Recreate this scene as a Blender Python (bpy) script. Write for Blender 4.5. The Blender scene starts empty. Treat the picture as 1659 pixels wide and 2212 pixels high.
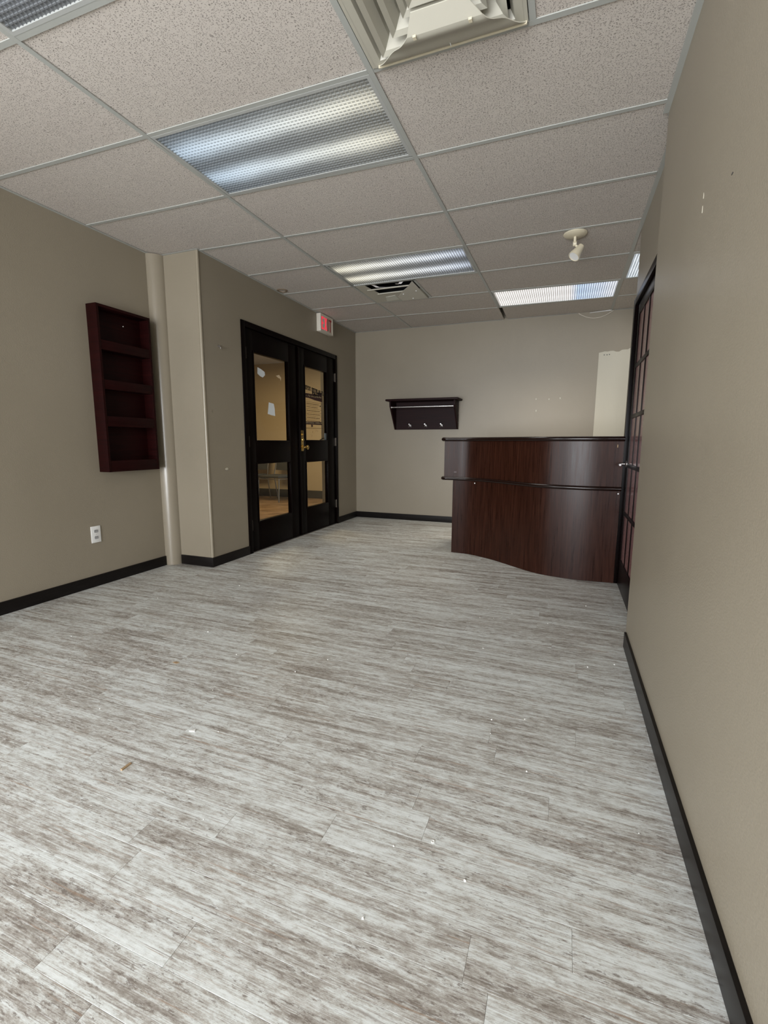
import bpy, bmesh, math, random
from mathutils import Vector, Matrix
random.seed(7)
C = bpy.context.scene.collection
# ------------------------------------------------------------------ camera
cam = bpy.data.cameras.new('camera'); camo = bpy.data.objects.new('camera', cam); C.objects.link(camo)
EYE = Vector((0, 0, 1.0766))
R2 = Vector((0.93354178, 0.3584573, 0.00284648)); U2 = Vector((-0.05534706, 0.13628758, 0.98912203)); FW = Vector((-0.35417007, 0.92354429, -0.14706971))
camo.matrix_world = Matrix(((R2.x, U2.x, -FW.x, EYE.x), (R2.y, U2.y, -FW.y, EYE.y), (R2.z, U2.z, -FW.z, EYE.z), (0, 0, 0, 1)))
cam.sensor_fit = 'HORIZONTAL'; cam.sensor_width = 36; cam.lens = 36 * 1009.2 / 1659
cam.clip_start = .02; cam.clip_end = 100
bpy.context.scene.camera = camo
# ------------------------------------------------------------------ world, daylight, exposure
vs = bpy.context.scene.view_settings
vs.view_transform = 'Standard'; vs.look = 'None'; vs.gamma = 1; vs.use_curve_mapping = False; vs.exposure = 0.20
w = bpy.data.worlds.new('world'); bpy.context.scene.world = w; w.use_nodes = True
w.node_tree.nodes['Background'].inputs[0].default_value = (.80, .90, 1, 1)
w.node_tree.nodes['Background'].inputs[1].default_value = 1.6

HC_ = 2.579
def area(name, loc, rot, sx, sy, power, col, spread=math.pi):
    l = bpy.data.lights.new(name, 'AREA'); l.shape = 'RECTANGLE'; l.size = sx; l.size_y = sy; l.energy = power; l.color = col; l.spread = spread
    o = bpy.data.objects.new(name, l); o.location = loc; o.rotation_euler = rot; C.objects.link(o); return o
# daylight through the window wall behind the photographer
area('daylight_window', (-1.15, -3.28, 1.20), (math.radians(93), 0, 0), 2.6, 2.0, 305, (.95, .97, 1.0))
area('added_side_daylight', (-3.31, -1.6, 1.25), (math.radians(90), 0, math.radians(-90)), 1.9, 1.9, 95, (.95, .97, 1.0))  # unseen side source, added to brighten the right wall
# ceiling lamp of the hallway beyond the double door (warm)
area('hallway_lamp', (-4.5, 6.0, 2.50), (0, 0, 0), 1.1, .55, 42, (1.0, .80, .52))
# the lit ceiling lamps (tubes behind the lenses)
area('bright_lamp', (-.19, 5.35, HC_ - .012), (0, 0, 0), 1.1, .5, 12, (1.0, .92, .78), math.radians(96))
area('middle_lamp', (-1.41, 4.12, HC_ - .012), (0, 0, 0), 1.1, .5, 7, (1.0, .96, .88), math.radians(120))
# area light over the unseen staff side behind the counter, no fixture
area('counter_bay_light', (1.3, 5.3, 2.54), (0, 0, 0), 1.1, .5, 10, (1.0, .95, .88))

# ------------------------------------------------------------------ materials
def mat(name, col=(.8, .8, .8), rough=.5, metal=0, spec=.5, emit=None, estr=0):
    m = bpy.data.materials.new(name); m.use_nodes = True
    b = m.node_tree.nodes['Principled BSDF']
    b.inputs['Base Color'].default_value = (*col, 1); b.inputs['Roughness'].default_value = rough
    b.inputs['Metallic'].default_value = metal; b.inputs['Specular IOR Level'].default_value = spec
    if emit: b.inputs['Emission Color'].default_value = (*emit, 1); b.inputs['Emission Strength'].default_value = estr
    return m
class NT:
    def __init__(s, m): s.t = m.node_tree; s.b = s.t.nodes['Principled BSDF']
    def n(s, typ, **k):
        nd = s.t.nodes.new(typ)
        for a, v in k.items(): setattr(nd, a, v)
        return nd
    def l(s, a, b): s.t.links.new(a, b)
    def val(s, nd, **k):
        for a, v in k.items(): nd.inputs[a.replace('_', ' ')].default_value = v
        return nd
    def math(s, op, a, b=None, c=None, clamp=False):
        nd = s.n('ShaderNodeMath', operation=op); nd.use_clamp = clamp
        for i, x in enumerate((a, b, c)):
            if x is None: continue
            if isinstance(x, (int, float)): nd.inputs[i].default_value = x
            else: s.l(x, nd.inputs[i])
        return nd.outputs[0]
    def pos(s, scale=(1, 1, 1), off=None, obj=False):
        src = s.n('ShaderNodeTexCoord').outputs['Object'] if obj else s.n('ShaderNodeNewGeometry').outputs['Position']
        mp = s.n('ShaderNodeMapping'); s.l(src, mp.inputs[0]); mp.inputs['Scale'].default_value = scale
        if off is not None: s.l(off, mp.inputs['Location'])
        return mp.outputs[0]
    def noise(s, vec, scale, detail=3, rough=.5):
        nd = s.n('ShaderNodeTexNoise'); s.l(vec, nd.inputs['Vector'])
        nd.inputs['Scale'].default_value = scale; nd.inputs['Detail'].default_value = detail; nd.inputs['Roughness'].default_value = rough
        return nd.outputs['Fac']
    def ramp(s, fac, stops):
        nd = s.n('ShaderNodeValToRGB'); s.l(fac, nd.inputs[0]); e = nd.color_ramp.elements
        while len(e) < len(stops): e.new(.5)
        for i, (p, c) in enumerate(stops):
            e[i].position = p; e[i].color = (*c, 1) if len(c) == 3 else c
        return nd.outputs[0]
    def mix(s, fac, a, b, mode='MIX'):
        nd = s.n('ShaderNodeMix', data_type='RGBA', blend_type=mode)
        if isinstance(fac, (int, float)): nd.inputs[0].default_value = fac
        else: s.l(fac, nd.inputs[0])
        for i, x in ((6, a), (7, b)):
            if isinstance(x, tuple): nd.inputs[i].default_value = (*x, 1)
            else: s.l(x, nd.inputs[i])
        return nd.outputs[2]
    def bump(s, h, strength, dist=.01):
        nd = s.n('ShaderNodeBump'); s.l(h, nd.inputs['Height']); nd.inputs['Strength'].default_value = strength; nd.inputs['Distance'].default_value = dist
        s.l(nd.outputs[0], s.b.inputs['Normal'])

# wall paint: taupe eggshell with roller stipple and faint scuffs
M_wall = mat('wall_paint', (.33, .295, .235), .40, spec=.42); t = NT(M_wall)
p = t.pos()
c1 = t.ramp(t.noise(p, 1.3, 3), [(.3, (.240, .208, .155)), (.7, (.262, .228, .172))])
t.l(c1, t.b.inputs['Base Color']); t.bump(t.noise(p, 170, 2), .22, .003)
M_cream = mat('cream_paint', (.47, .44, .355), .5); t = NT(M_cream); t.bump(t.noise(t.pos(), 170, 2), .2, .003)
M_bead = mat('corner_bead_paint', (.27, .235, .175), .30, spec=.55)
M_pipe = mat('pipe_cover_paint', (.245, .213, .160), .26, spec=.6); t = NT(M_pipe); t.bump(t.noise(t.pos(), 160, 2), .12, .002)
M_base = mat('espresso_baseboard', (.012, .009, .008), .40, spec=.22); t = NT(M_base)
t.l(t.ramp(t.noise(t.pos((3, 3, 60)), 3, 4), [(.3, (.003, .0022, .002)), (.75, (.010, .0075, .0065))]), t.b.inputs['Base Color'])
M_dark = mat('espresso_door_wood', (.01, .005, .004), .30, spec=.06); t = NT(M_dark)
t.l(t.ramp(t.noise(t.pos((20, 20, 1.5)), 4, 5), [(.3, (.0012, .0004, .0004)), (.75, (.0036, .0013, .0011))]), t.b.inputs['Base Color'])
M_grey_sub = mat('subfloor', (.22, .20, .18), .8)
M_black = mat('black_void', (.006, .006, .006), .8)
def woodmat(name, a, b, c, rough, vert=True, spec=.5, sc=1.0):
    m = mat(name, b, rough, spec=spec); t = NT(m)
    p = t.pos((26 * sc, 26 * sc, 1.1) if vert else (1.1, 1.1, 30))
    f = t.noise(p, 3.2, 6, .62); big = t.noise(t.pos(), 2.5, 2)
    col = t.ramp(f, [(.28, a), (.5, b), (.78, c)])
    col = t.mix(t.math('MULTIPLY', big, .5), col, a)
    t.l(col, t.b.inputs['Base Color']); t.bump(f, .12, .002)
    t.l(t.math('ADD', t.math('MULTIPLY', f, .2), rough - .1), t.b.inputs['Roughness'])
    return m
M_mahog = woodmat('mahogany_laminate', (.012, .0035, .002), (.029, .0092, .0052), (.056, .019, .0105), .30, spec=.19)
M_mahog2 = woodmat('mahogany_shelf', (.0065, .0008, .0008), (.0145, .0017, .0016), (.025, .0035, .003), .5, vert=False, spec=.10)
M_rack = woodmat('rack_wood', (.008, .0026, .003), (.017, .006, .0065), (.028, .010, .010), .5, vert=False, spec=.12)
M_capw = mat('bullnose_edge', (.010, .004, .003), .20, spec=.4)
M_chrome = mat('chrome', (.75, .75, .78), .18, 1)
M_steel = mat('brushed_steel', (.45, .43, .42), .35, 1)
M_hinge = mat('bronze_hinge', (.10, .085, .07), .38, .8)
M_brass = mat('brass', (.62, .44, .16), .25, 1)
M_white = mat('white_plastic', (.72, .72, .70), .4)
M_slot = mat('outlet_slot', (.05, .05, .05), .5)
M_tee = mat('tee_rail_enamel', (.40, .41, .385), .38)
M_frame = mat('lamp_frame_enamel', (.42, .43, .415), .35)
M_diff = mat('beige_plastic', (.46, .44, .37), .42)
M_cream2 = mat('cream_plastic', (.62, .56, .42), .38)
M_foil = mat('torn_foil', (.75, .72, .70), .5, .1)
# ceiling tile: off-white mineral fibre with dark fissures
M_tile = mat('mineral_fibre_tile', (.6, .56, .5), .9, spec=.1); t = NT(M_tile)
wrp = t.n('ShaderNodeTexNoise'); t.l(t.pos(), wrp.inputs['Vector']); wrp.inputs['Scale'].default_value = 22; wrp.inputs['Detail'].default_value = 1
def flecks(sx, sy, scale, lo, hi, dens):
    mp = t.n('ShaderNodeVectorMath', operation='MULTIPLY_ADD'); t.l(wrp.outputs['Color'], mp.inputs[0]); mp.inputs[1].default_value = (.035, .035, 0)
    t.l(t.n('ShaderNodeNewGeometry').outputs['Position'], mp.inputs[2])
    m2 = t.n('ShaderNodeMapping'); t.l(mp.outputs[0], m2.inputs[0]); m2.inputs['Scale'].default_value = (sx, sy, 1)
    v = t.n('ShaderNodeTexVoronoi', voronoi_dimensions='2D'); t.l(m2.outputs[0], v.inputs['Vector']); v.inputs['Scale'].default_value = scale
    shape = t.math('LESS_THAN', v.outputs['Distance'], t.math('MULTIPLY_ADD', t.n('ShaderNodeSeparateColor').outputs[0], 0, .0) if 0 else lo)
    sc = t.n('ShaderNodeSeparateColor'); t.l(v.outputs['Color'], sc.inputs[0])
    keep = t.math('LESS_THAN', sc.outputs[0], dens)
    return t.math('MULTIPLY', shape, keep)
f1 = flecks(1, 2.4, 75, .21, 0, .55); f2 = flecks(2.3, 1, 85, .18, 0, .5); f3 = flecks(1.2, 1, 190, .22, 0, .5)
fl = t.math('MAXIMUM', t.math('MAXIMUM', f1, f2), t.math('MULTIPLY', f3, .45))
base = t.ramp(t.noise(t.pos(), 1.7, 3), [(.3, (.590, .540, .494)), (.7, (.605, .560, .508))])
base = t.mix(t.math('MULTIPLY', t.noise(t.pos(), 420, 2), .28), base, (.42, .38, .35))
t.l(t.mix(t.math('MULTIPLY', fl, .78), base, (.13, .115, .10)), t.b.inputs['Base Color'])
t.bump(t.math('SUBTRACT', 1, fl), .35, .003)
# vinyl plank: whitewashed, grain along x, offset per plank
M_floor = mat('whitewashed_vinyl_plank', (.5, .5, .5), .44, spec=.42); t = NT(M_floor)
at = t.n('ShaderNodeAttribute', attribute_name='rnd'); off = t.n('ShaderNodeCombineXYZ')
t.l(t.math('MULTIPLY', at.outputs['Fac'], 37), off.inputs[0]); t.l(t.math('MULTIPLY', at.outputs['Fac'], 3.1), off.inputs[1]); t.l(t.math('MULTIPLY', at.outputs['Fac'], 91), off.inputs[2])
o_ = off.outputs[0]
N = lambda sx, sy, sc, det, ro: t.noise(t.pos((sx, sy, 1), o_), sc, det, ro)
M2 = lambda f, lo, hi, amt=1: t.ramp(f, [(lo, (0, 0, 0)), (hi, (amt, amt, amt))])
large = N(1.5, 12, 1.7, 4, .6); streak = N(1.0, 38, 2.4, 8, .78); blot = N(7, 19, 3.2, 10, .84); fine = N(9, 95, 3.0, 6, .8)
w_ = t.math('ADD', t.math('ADD', t.math('MULTIPLY', blot, .36), t.math('MULTIPLY', fine, .16)), t.math('ADD', t.math('MULTIPLY', large, .20), t.math('MULTIPLY', streak, .28)))
s = t.math('ADD', w_, t.math('MULTIPLY_ADD', at.outputs['Fac'], .03, -.015))
col = t.ramp(s, [(.42, (.225, .203, .175)), (.462, (.325, .302, .27)), (.490, (.435, .422, .39)), (.512, (.54, .55, .525)), (.545, (.63, .655, .64)), (.60, (.71, .74, .73))])
col = t.mix(M2(N(3.0, 150, 2.6, 4, .7), .585, .64, .55), col, (.74, .77, .77))
col = t.mix(M2(N(1.3, 105, 2.5, 5, .7), .575, .635, .7), col, (.22, .19, .17))
dk = t.math('ADD', t.math('MULTIPLY', N(10, 40, 3.6, 6, .78), .74), t.math('MULTIPLY', t.math('SUBTRACT', 1, large), .26))
col = t.mix(M2(dk, .552, .592, .8), col, (.16, .134, .115))
col = t.mix(M2(N(1.1, 40, 2.2, 6, .7), .600, .66, .6), col, (.30, .205, .14))
t.l(col, t.b.inputs['Base Color']); t.bump(s, .15, .002)
t.l(t.math('MULTIPLY_ADD', s, .25, .33), t.b.inputs['Roughness'])
# hallway surfaces
M_hall = mat('hallway_wall_paint', (.50, .38, .22), .6)
M_hfloor = mat('hallway_floor', (.3, .17, .08), .4); t = NT(M_hfloor)
t.l(t.ramp(t.noise(t.pos((1, 1.6, 1)), 3.5, 5, .6), [(.3, (.14, .075, .03)), (.7, (.36, .22, .11))]), t.b.inputs['Base Color'])
M_hbase = mat('hallway_base', (.05, .042, .03), .6)
M_paper = mat('white_paper_scrap', (.62, .66, .68), .8)
M_tape = mat('yellowed_tape', (.62, .48, .30), .5)
M_decal = mat('black_decal', (.008, .006, .006), .5)
M_maroon = mat('maroon_decal', (.035, .006, .006), .5)
M_brown = mat('brown_print', (.16, .095, .045), .7)
M_poster = mat('tan_poster_paper', (.55, .43, .25), .8)
M_grey = mat('grey_bracket', (.10, .115, .12), .5)
M_glass = bpy.data.materials.new('clear_glass'); M_glass.use_nodes = True
nt = M_glass.node_tree; nt.nodes.clear()
o = nt.nodes.new('ShaderNodeOutputMaterial'); mx = nt.nodes.new('ShaderNodeMixShader'); tr = nt.nodes.new('ShaderNodeBsdfTransparent'); gl = nt.nodes.new('ShaderNodeBsdfGlossy')
tr.inputs[0].default_value = (.93, .95, .94, 1); gl.inputs['Roughness'].default_value = .03
fr = nt.nodes.new('ShaderNodeFresnel'); fr.inputs[0].default_value = 1.35
ge = nt.nodes.new('ShaderNodeNewGeometry'); ml = nt.nodes.new('ShaderNodeMath'); ml.operation = 'MULTIPLY'; iv = nt.nodes.new('ShaderNodeMath'); iv.operation = 'SUBTRACT'; iv.inputs[0].default_value = 1
nt.links.new(ge.outputs['Backfacing'], iv.inputs[1]); nt.links.new(fr.outputs[0], ml.inputs[0]); nt.links.new(iv.outputs[0], ml.inputs[1])
nt.links.new(ml.outputs[0], mx.inputs[0]); nt.links.new(tr.outputs[0], mx.inputs[1]); nt.links.new(gl.outputs[0], mx.inputs[2]); nt.links.new(mx.outputs[0], o.inputs[0])
M_pane = mat('reflection_tinted_pane', (.2, .09, .08), .2, spec=.5); t = NT(M_pane)  # reddish brown stands in for the counter mirrored in the glass
t.l(t.ramp(t.noise(t.pos((14, 14, 1.2)), 3, 5), [(.3, (.13, .055, .055)), (.75, (.30, .16, .15))]), t.b.inputs['Base Color'])
M_red = mat('lit_red_letters', (.5, .01, .02), .4, emit=(1, .05, .09), estr=.6)
M_red2 = mat('dim_red_letters', (.10, .006, .006), .4, emit=(1, .03, .03), estr=.05)
M_signw = mat('sign_white', (.62, .58, .50), .45)
M_wire = mat('white_cable', (.6, .55, .47), .5)
M_tan = mat('tan_splinter', (.33, .23, .13), .7)
M_chalk = mat('white_crumb', (.75, .75, .72), .8)
M_metalleg = mat('chair_frame_metal', (.22, .20, .17), .35, .6)
M_uphol = mat('grey_upholstery', (.06, .055, .045), .85)

def lens_mat(name, strength, ca, cb, gain, twist=0, even=False):
    """lit prismatic lens: emission bands stand for the tubes; tint from ca to cb along x paints in reflections"""
    m = mat(name, (.16, .17, .175), .25); t = NT(m)
    sp = t.n('ShaderNodeSeparateXYZ'); t.l(t.pos(obj=True), sp.inputs[0]); x, y = sp.outputs[0], sp.outputs[1]
    wob = t.math('MULTIPLY_ADD', t.noise(t.pos((2, 5, 1), obj=True), 1.5, 2), .06, -.03)
    yy = t.math('ADD', y, wob)
    def band(c0, wd):
        d = t.math('DIVIDE', t.math('SUBTRACT', yy, c0), wd)
        return t.math('EXPONENT', t.math('MULTIPLY', t.math('MULTIPLY', d, d), -1))
    b = t.math('ADD', band(.115, .060), band(-.145, .065))
    endf = t.math('SUBTRACT', 1, t.math('POWER', t.math('ABSOLUTE', t.math('DIVIDE', x, .62)), 6), clamp=True)
    f = t.math('MULTIPLY', t.math('MULTIPLY_ADD', b, 1.0, .13), t.math('MULTIPLY_ADD', endf, .6, .4))
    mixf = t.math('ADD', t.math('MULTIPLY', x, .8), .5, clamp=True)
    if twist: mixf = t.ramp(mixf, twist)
    t.l(t.mix(mixf, ca, cb), t.b.inputs['Emission Color'])  # warm-to-cool split along x is a reflection painted into the glow
    if even: f = t.math('MULTIPLY_ADD', b, .15, .8)
    t.l(t.math('MULTIPLY', f, strength * gain), t.b.inputs['Emission Strength'])
    t.bump(t.noise(t.pos(obj=True), 60, 2), .1, .003)
    return m

# ------------------------------------------------------------------ mesh helpers
def link(o, parent=None):
    C.objects.link(o)
    if parent is not None:
        o.parent = parent
        bpy_inv = Matrix.Translation(-parent_world(parent)); o.matrix_parent_inverse = bpy_inv
    return o
def parent_world(o):
    v = Vector(o.location)
    return v
class MB:
    def __init__(s): s.v = []; s.f = []
    def add(s, vs, fs):
        k = len(s.v); s.v += [tuple(v) for v in vs]; s.f += [tuple(i + k for i in f) for f in fs]; return s
    def box(s, a, b, ch=0):
        x0, y0, z0 = [min(a[i], b[i]) for i in range(3)]; x1, y1, z1 = [max(a[i], b[i]) for i in range(3)]
        return s.add([(x0, y0, z0), (x1, y0, z0), (x1, y1, z0), (x0, y1, z0), (x0, y0, z1), (x1, y0, z1), (x1, y1, z1), (x0, y1, z1)],
                     [(0, 3, 2, 1), (4, 5, 6, 7), (0, 1, 5, 4), (1, 2, 6, 5), (2, 3, 7, 6), (3, 0, 4, 7)])
    def hexa(s, bot, top):
        return s.add(list(bot) + list(top), [(0, 3, 2, 1), (4, 5, 6, 7), (0, 1, 5, 4), (1, 2, 6, 5), (2, 3, 7, 6), (3, 0, 4, 7)])
    def prism(s, poly, axis, a, b):
        """extrude 2D poly along axis between a and b"""
        def P(u, v, w): return {0: (w, u, v), 1: (u, w, v), 2: (u, v, w)}[axis]
        n = len(poly); vs = [P(u, v, a) for u, v in poly] + [P(u, v, b) for u, v in poly]
        fs = [tuple(range(n - 1, -1, -1)), tuple(range(n, 2 * n))] + [(i, (i + 1) % n, n + (i + 1) % n, n + i) for i in range(n)]
        return s.add(vs, fs)
    def cyl(s, a, b, r, r2=None, n=16):
        a = Vector(a); b = Vector(b); r2 = r if r2 is None else r2; d = (b - a).normalized()
        e = d.orthogonal().normalized(); g = d.cross(e); vs = []
        for P, R in ((a, r), (b, r2)):
            for i in range(n):
                t = 2 * math.pi * i / n; vs.append(P + e * R * math.cos(t) + g * R * math.sin(t))
        return s.add(vs, [tuple(range(n - 1, -1, -1)), tuple(range(n, 2 * n))] + [(i, (i + 1) % n, n + (i + 1) % n, n + i) for i in range(n)])
    def lathe(s, prof, origin, axis, n=24):
        """prof: list of (r, h) along axis"""
        d = Vector(axis).normalized(); e = d.orthogonal().normalized(); g = d.cross(e); o = Vector(origin); vs = []
        for r, h in prof:
            for i in range(n):
                t = 2 * math.pi * i / n; vs.append(o + d * h + e * max(r, 1e-4) * math.cos(t) + g * max(r, 1e-4) * math.sin(t))
        fs = [(k * n + i, k * n + (i + 1) % n, (k + 1) * n + (i + 1) % n, (k + 1) * n + i) for k in range(len(prof) - 1) for i in range(n)]
        fs += [tuple(range(n - 1, -1, -1)), tuple(range((len(prof) - 1) * n, len(prof) * n))]
        return s.add(vs, fs)
    def tube(s, pts, r, n=8):
        pts = [Vector(p) for p in pts]; vs = []; d0 = (pts[1] - pts[0]).normalized(); e = d0.orthogonal().normalized()
        for i, p in enumerate(pts):
            d = (pts[min(i + 1, len(pts) - 1)] - pts[max(i - 1, 0)]).normalized(); e = (e - d * e.dot(d)).normalized(); g = d.cross(e)
            for k in range(n):
                t = 2 * math.pi * k / n; vs.append(p + e * r * math.cos(t) + g * r * math.sin(t))
        m = len(pts)
        fs = [(k * n + i, k * n + (i + 1) % n, (k + 1) * n + (i + 1) % n, (k + 1) * n + i) for k in range(m - 1) for i in range(n)]
        fs += [tuple(range(n - 1, -1, -1)), tuple(range((m - 1) * n, m * n))]
        return s.add(vs, fs)
    def sweep(s, path, prof):
        """path: plan points (x,y), front is to the right-hand side of travel +x (towards -y); prof: (outward, z)"""
        P = [Vector(p) for p in path]; m = len(P); k = len(prof); vs = []
        for i, p in enumerate(P):
            d = (P[min(i + 1, m - 1)] - P[max(i - 1, 0)]).normalized(); nrm = Vector((d.y, -d.x))
            if 0 < i < m - 1:
                a = (P[i] - P[i - 1]).normalized(); b = (P[i + 1] - P[i]).normalized(); c = max(.5, math.sqrt(max(0, (1 + a.dot(b)) / 2))); nrm = nrm / c
            for u, z in prof: q = p + nrm * u; vs.append((q.x, q.y, z))
        fs = [(i * k + j, i * k + (j + 1) % k, (i + 1) * k + (j + 1) % k, (i + 1) * k + j) for i in range(m - 1) for j in range(k)]
        fs += [tuple(range(k - 1, -1, -1)), tuple(range((m - 1) * k, m * k))]
        return s.add(vs, fs)
    def build(s, name, m, parent=None, bevel=0, smooth=False, kind=None, origin=None, angle=40):
        me = bpy.data.meshes.new(name)
        org = Vector(origin) if origin is not None else (Vector(parent.location) if parent is not None else Vector((0, 0, 0)))
        me.from_pydata([tuple(Vector(v) - org) for v in s.v], [], s.f)
        bm = bmesh.new(); bm.from_mesh(me)
        bmesh.ops.recalc_face_normals(bm, faces=bm.faces)
        if bevel:
            bmesh.ops.bevel(bm, geom=[e for e in bm.edges if len(e.link_faces) == 2 and e.calc_face_angle(0) > .6], offset=bevel, segments=2, affect='EDGES', profile=.6, clamp_overlap=True)
        bm.to_mesh(me); bm.free()
        if smooth or bevel:
            for q in me.polygons: q.use_smooth = True
            try: me.set_sharp_from_angle(angle=math.radians(angle))
            except Exception: pass
        me.materials.append(m); o = bpy.data.objects.new(name, me); C.objects.link(o); o.location = org
        if parent is not None: o.parent = parent; o.matrix_parent_inverse = Matrix.Translation(-chain(parent))
        if kind: o['kind'] = kind
        return o
def chain(o):
    v = Vector((0, 0, 0))
    # world location of o: all parents only translate and inverse cancels them, so world = own location
    return Vector(o.location)
def B(name, m, a, b, parent=None, bevel=0, **k): return MB().box(a, b).build(name, m, parent, bevel, **k)
def tag(o, label=None, cat=None, group=None, kind=None):
    if label: o['label'] = label
    if cat: o['category'] = cat
    if group: o['group'] = group
    if kind: o['kind'] = kind
    return o
def thing(name, loc, label, cat, group=None, kind=None):
    o = bpy.data.objects.new(name, None); o.empty_display_size = .1; o.location = loc; C.objects.link(o)
    return tag(o, label, cat, group, kind)

# ------------------------------------------------------------------ dimensions
HC = 2.579; XL = -3.241; XC = -2.802; YC = 3.159; YB = 6.18; W1 = .36; W2 = .422; Y1 = 2.70; Y2 = 3.99; YF = -3.2; XR = 1.95; T = .12; TOP = HC + .34
# ------------------------------------------------------------------ floor
fl_root = B('floor', M_grey_sub, (XL - T, YF - T, -.10), (XR + T, YB + T, -.006)); tag(fl_root, 'whitewashed grey vinyl plank floor with fine brown streaks', 'floor', kind='structure')
PW, PL, GAP = .0983, .914, .0002
stuff_v = MB(); stuff_r = []
def plank_geo(mb, x0, x1, y0, y1):
    c = .0005; x0 += GAP; x1 -= GAP; y0 += GAP * .6; y1 -= GAP * .6
    mb.add([(x0, y0, -.004), (x1, y0, -.004), (x1, y1, -.004), (x0, y1, -.004), (x0, y0, -c), (x1, y0, -c), (x1, y1, -c), (x0, y1, -c),
            (x0 + c, y0 + c, 0), (x1 - c, y0 + c, 0), (x1 - c, y1 - c, 0), (x0 + c, y1 - c, 0)],
           [(0, 3, 2, 1), (0, 1, 5, 4), (1, 2, 6, 5), (2, 3, 7, 6), (3, 0, 4, 7), (4, 5, 9, 8), (5, 6, 10, 9), (6, 7, 11, 10), (7, 4, 8, 11), (8, 9, 10, 11)])
def set_rnd(o, vals):
    a = o.data.attributes.new('rnd', 'FLOAT', 'POINT'); a.data.foreach_set('value', vals)
k0 = int((YF - 1.191) / PW) - 1
row = k0; rx = random.Random(11)
ends = {0: -.308, -3: -.134, -2: -.84, 1: .55, 2: -.9, -1: .35}
while 1.191 + row * PW < YB:
    y0 = 1.191 + row * PW; y1 = y0 + PW; a0 = max(y0, YF); a1 = min(y1, YB)
    st = ends.get(row + 1, rx.uniform(0, PL)); x = st - PL * math.ceil((st - XL) / PL)
    while x < XR:
        x0 = max(x, XL); x1 = min(x + PL, XR); r = rx.random()
        xr = W1 if y1 < Y1 else XR
        if x0 < xr and x1 - x0 > .01 and a1 - a0 > .004:
            x1 = min(x1, xr)
            visible = .40 < y0 < 3.35 and x1 > -1.35 * y0 - .75 and not (y0 > 3.1 and x0 > .5)
            if visible:
                mb = MB(); plank_geo(mb, x0, x1, a0, a1); o = mb.build('plank', M_floor, fl_root); set_rnd(o, [r] * len(mb.v))
            else:
                n0 = len(stuff_v.v); plank_geo(stuff_v, x0, x1, a0, a1); stuff_r += [r] * (len(stuff_v.v) - n0)
        x += PL
    row += 1
o = stuff_v.build('far_planks', M_floor, fl_root, kind='stuff'); set_rnd(o, stuff_r)

# ------------------------------------------------------------------ walls
def wall(name, boxes, label, m=M_wall):
    mb = MB()
    for a, b in boxes: mb.box(a, b)
    return tag(mb.build(name, m), label, 'wall', kind='structure')
wall('wall_left', [((XL - T, -.60, -.1), (XL, YC, TOP)), ((XL - T, YF - T, -.1), (XL, -2.60, TOP)), ((XL - T, -2.60, -.1), (XL, -.60, .22)), ((XL - T, -2.60, 2.28), (XL, -.60, TOP))], 'taupe wall on the left behind the dark red wall rack')
wall('wall_left_return', [((XL - T, YC, -.1), (XC, YC + .10, TOP))], 'short taupe return wall between the pipe cover and the corner')
DY0, DY1, DZ = 3.665, 5.585, 2.175
wl = wall('wall_left_far', [((XC - T, YC + .10, -.1), (XC, DY0, TOP)), ((XC - T, DY0, DZ), (XC, DY1, TOP)), ((XC - T, DY1, -.1), (XC, YB, TOP)), ((XC - T, DY0, -.1), (XC, DY1, -.006))], 'taupe wall holding the dark double door under the exit sign')
wb = wall('wall_back', [((XL - T, YB, -.1), (XR + T, YB + T, TOP))], 'taupe back wall with coat rack and unpainted cream patch')
wr = wall('wall_right', [((W1, YF - T, -.1), (W1 + T + .08, Y1, TOP))], 'long taupe wall close on the right of the picture')
wall('wall_right_far', [((W2, Y1, 2.13), (W2 + T, Y2, TOP)), ((W2, Y1, -.1), (W2 + T, 3.03, 2.13)), ((W2 + .03, 3.96, -.1), (W2 + T, Y2, 2.13))], 'recessed taupe wall stub around the dark glazed door on the right')
wall('wall_bay', [((XR, Y1 + .3, -.1), (XR + T, YB, TOP)), ((W2 + T, Y1 + .3 - T, -.1), (XR + T, Y1 + .3, TOP))], 'taupe wall of the staff bay behind the counter, out of sight')
WX0, WX1, WZ0, WZ1 = -2.50, .20, .12, 2.28
wall('wall_front', [((XL - T, YF - T, -.1), (WX0, YF, TOP)), ((WX1, YF - T, -.1), (W1 + T, YF, TOP)), ((WX0, YF - T, -.1), (WX1, YF, WZ0)), ((WX0, YF - T, WZ1), (WX1, YF, TOP))], 'taupe wall with the window behind the photographer')
wn = MB()
for x in (WX0, WX0 + .88, WX0 + 1.77, WX1 - .05): wn.box((x, YF - .09, WZ0), (x + .05, YF - .03, WZ1))
for z in (WZ0, WZ1 - .05): wn.box((WX0, YF - .09, z), (WX1, YF - .03, z + .05))
w2 = MB()  # frame added around the opening of the unseen side light
for y in (-2.60, -1.625, -.65): w2.box((XL - .09, y, .22), (XL - .03, y + .05, 2.28))
for z in (.22, 2.23): w2.box((XL - .09, -2.60, z), (XL - .03, -.60, z + .05))
tag(w2.build('added_side_window', M_white), 'white frame of an unseen side window, added to light the right wall', 'window', kind='structure')
tag(wn.build('window_1', M_white), 'white window frame behind the photographer', 'window', kind='structure')

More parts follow.
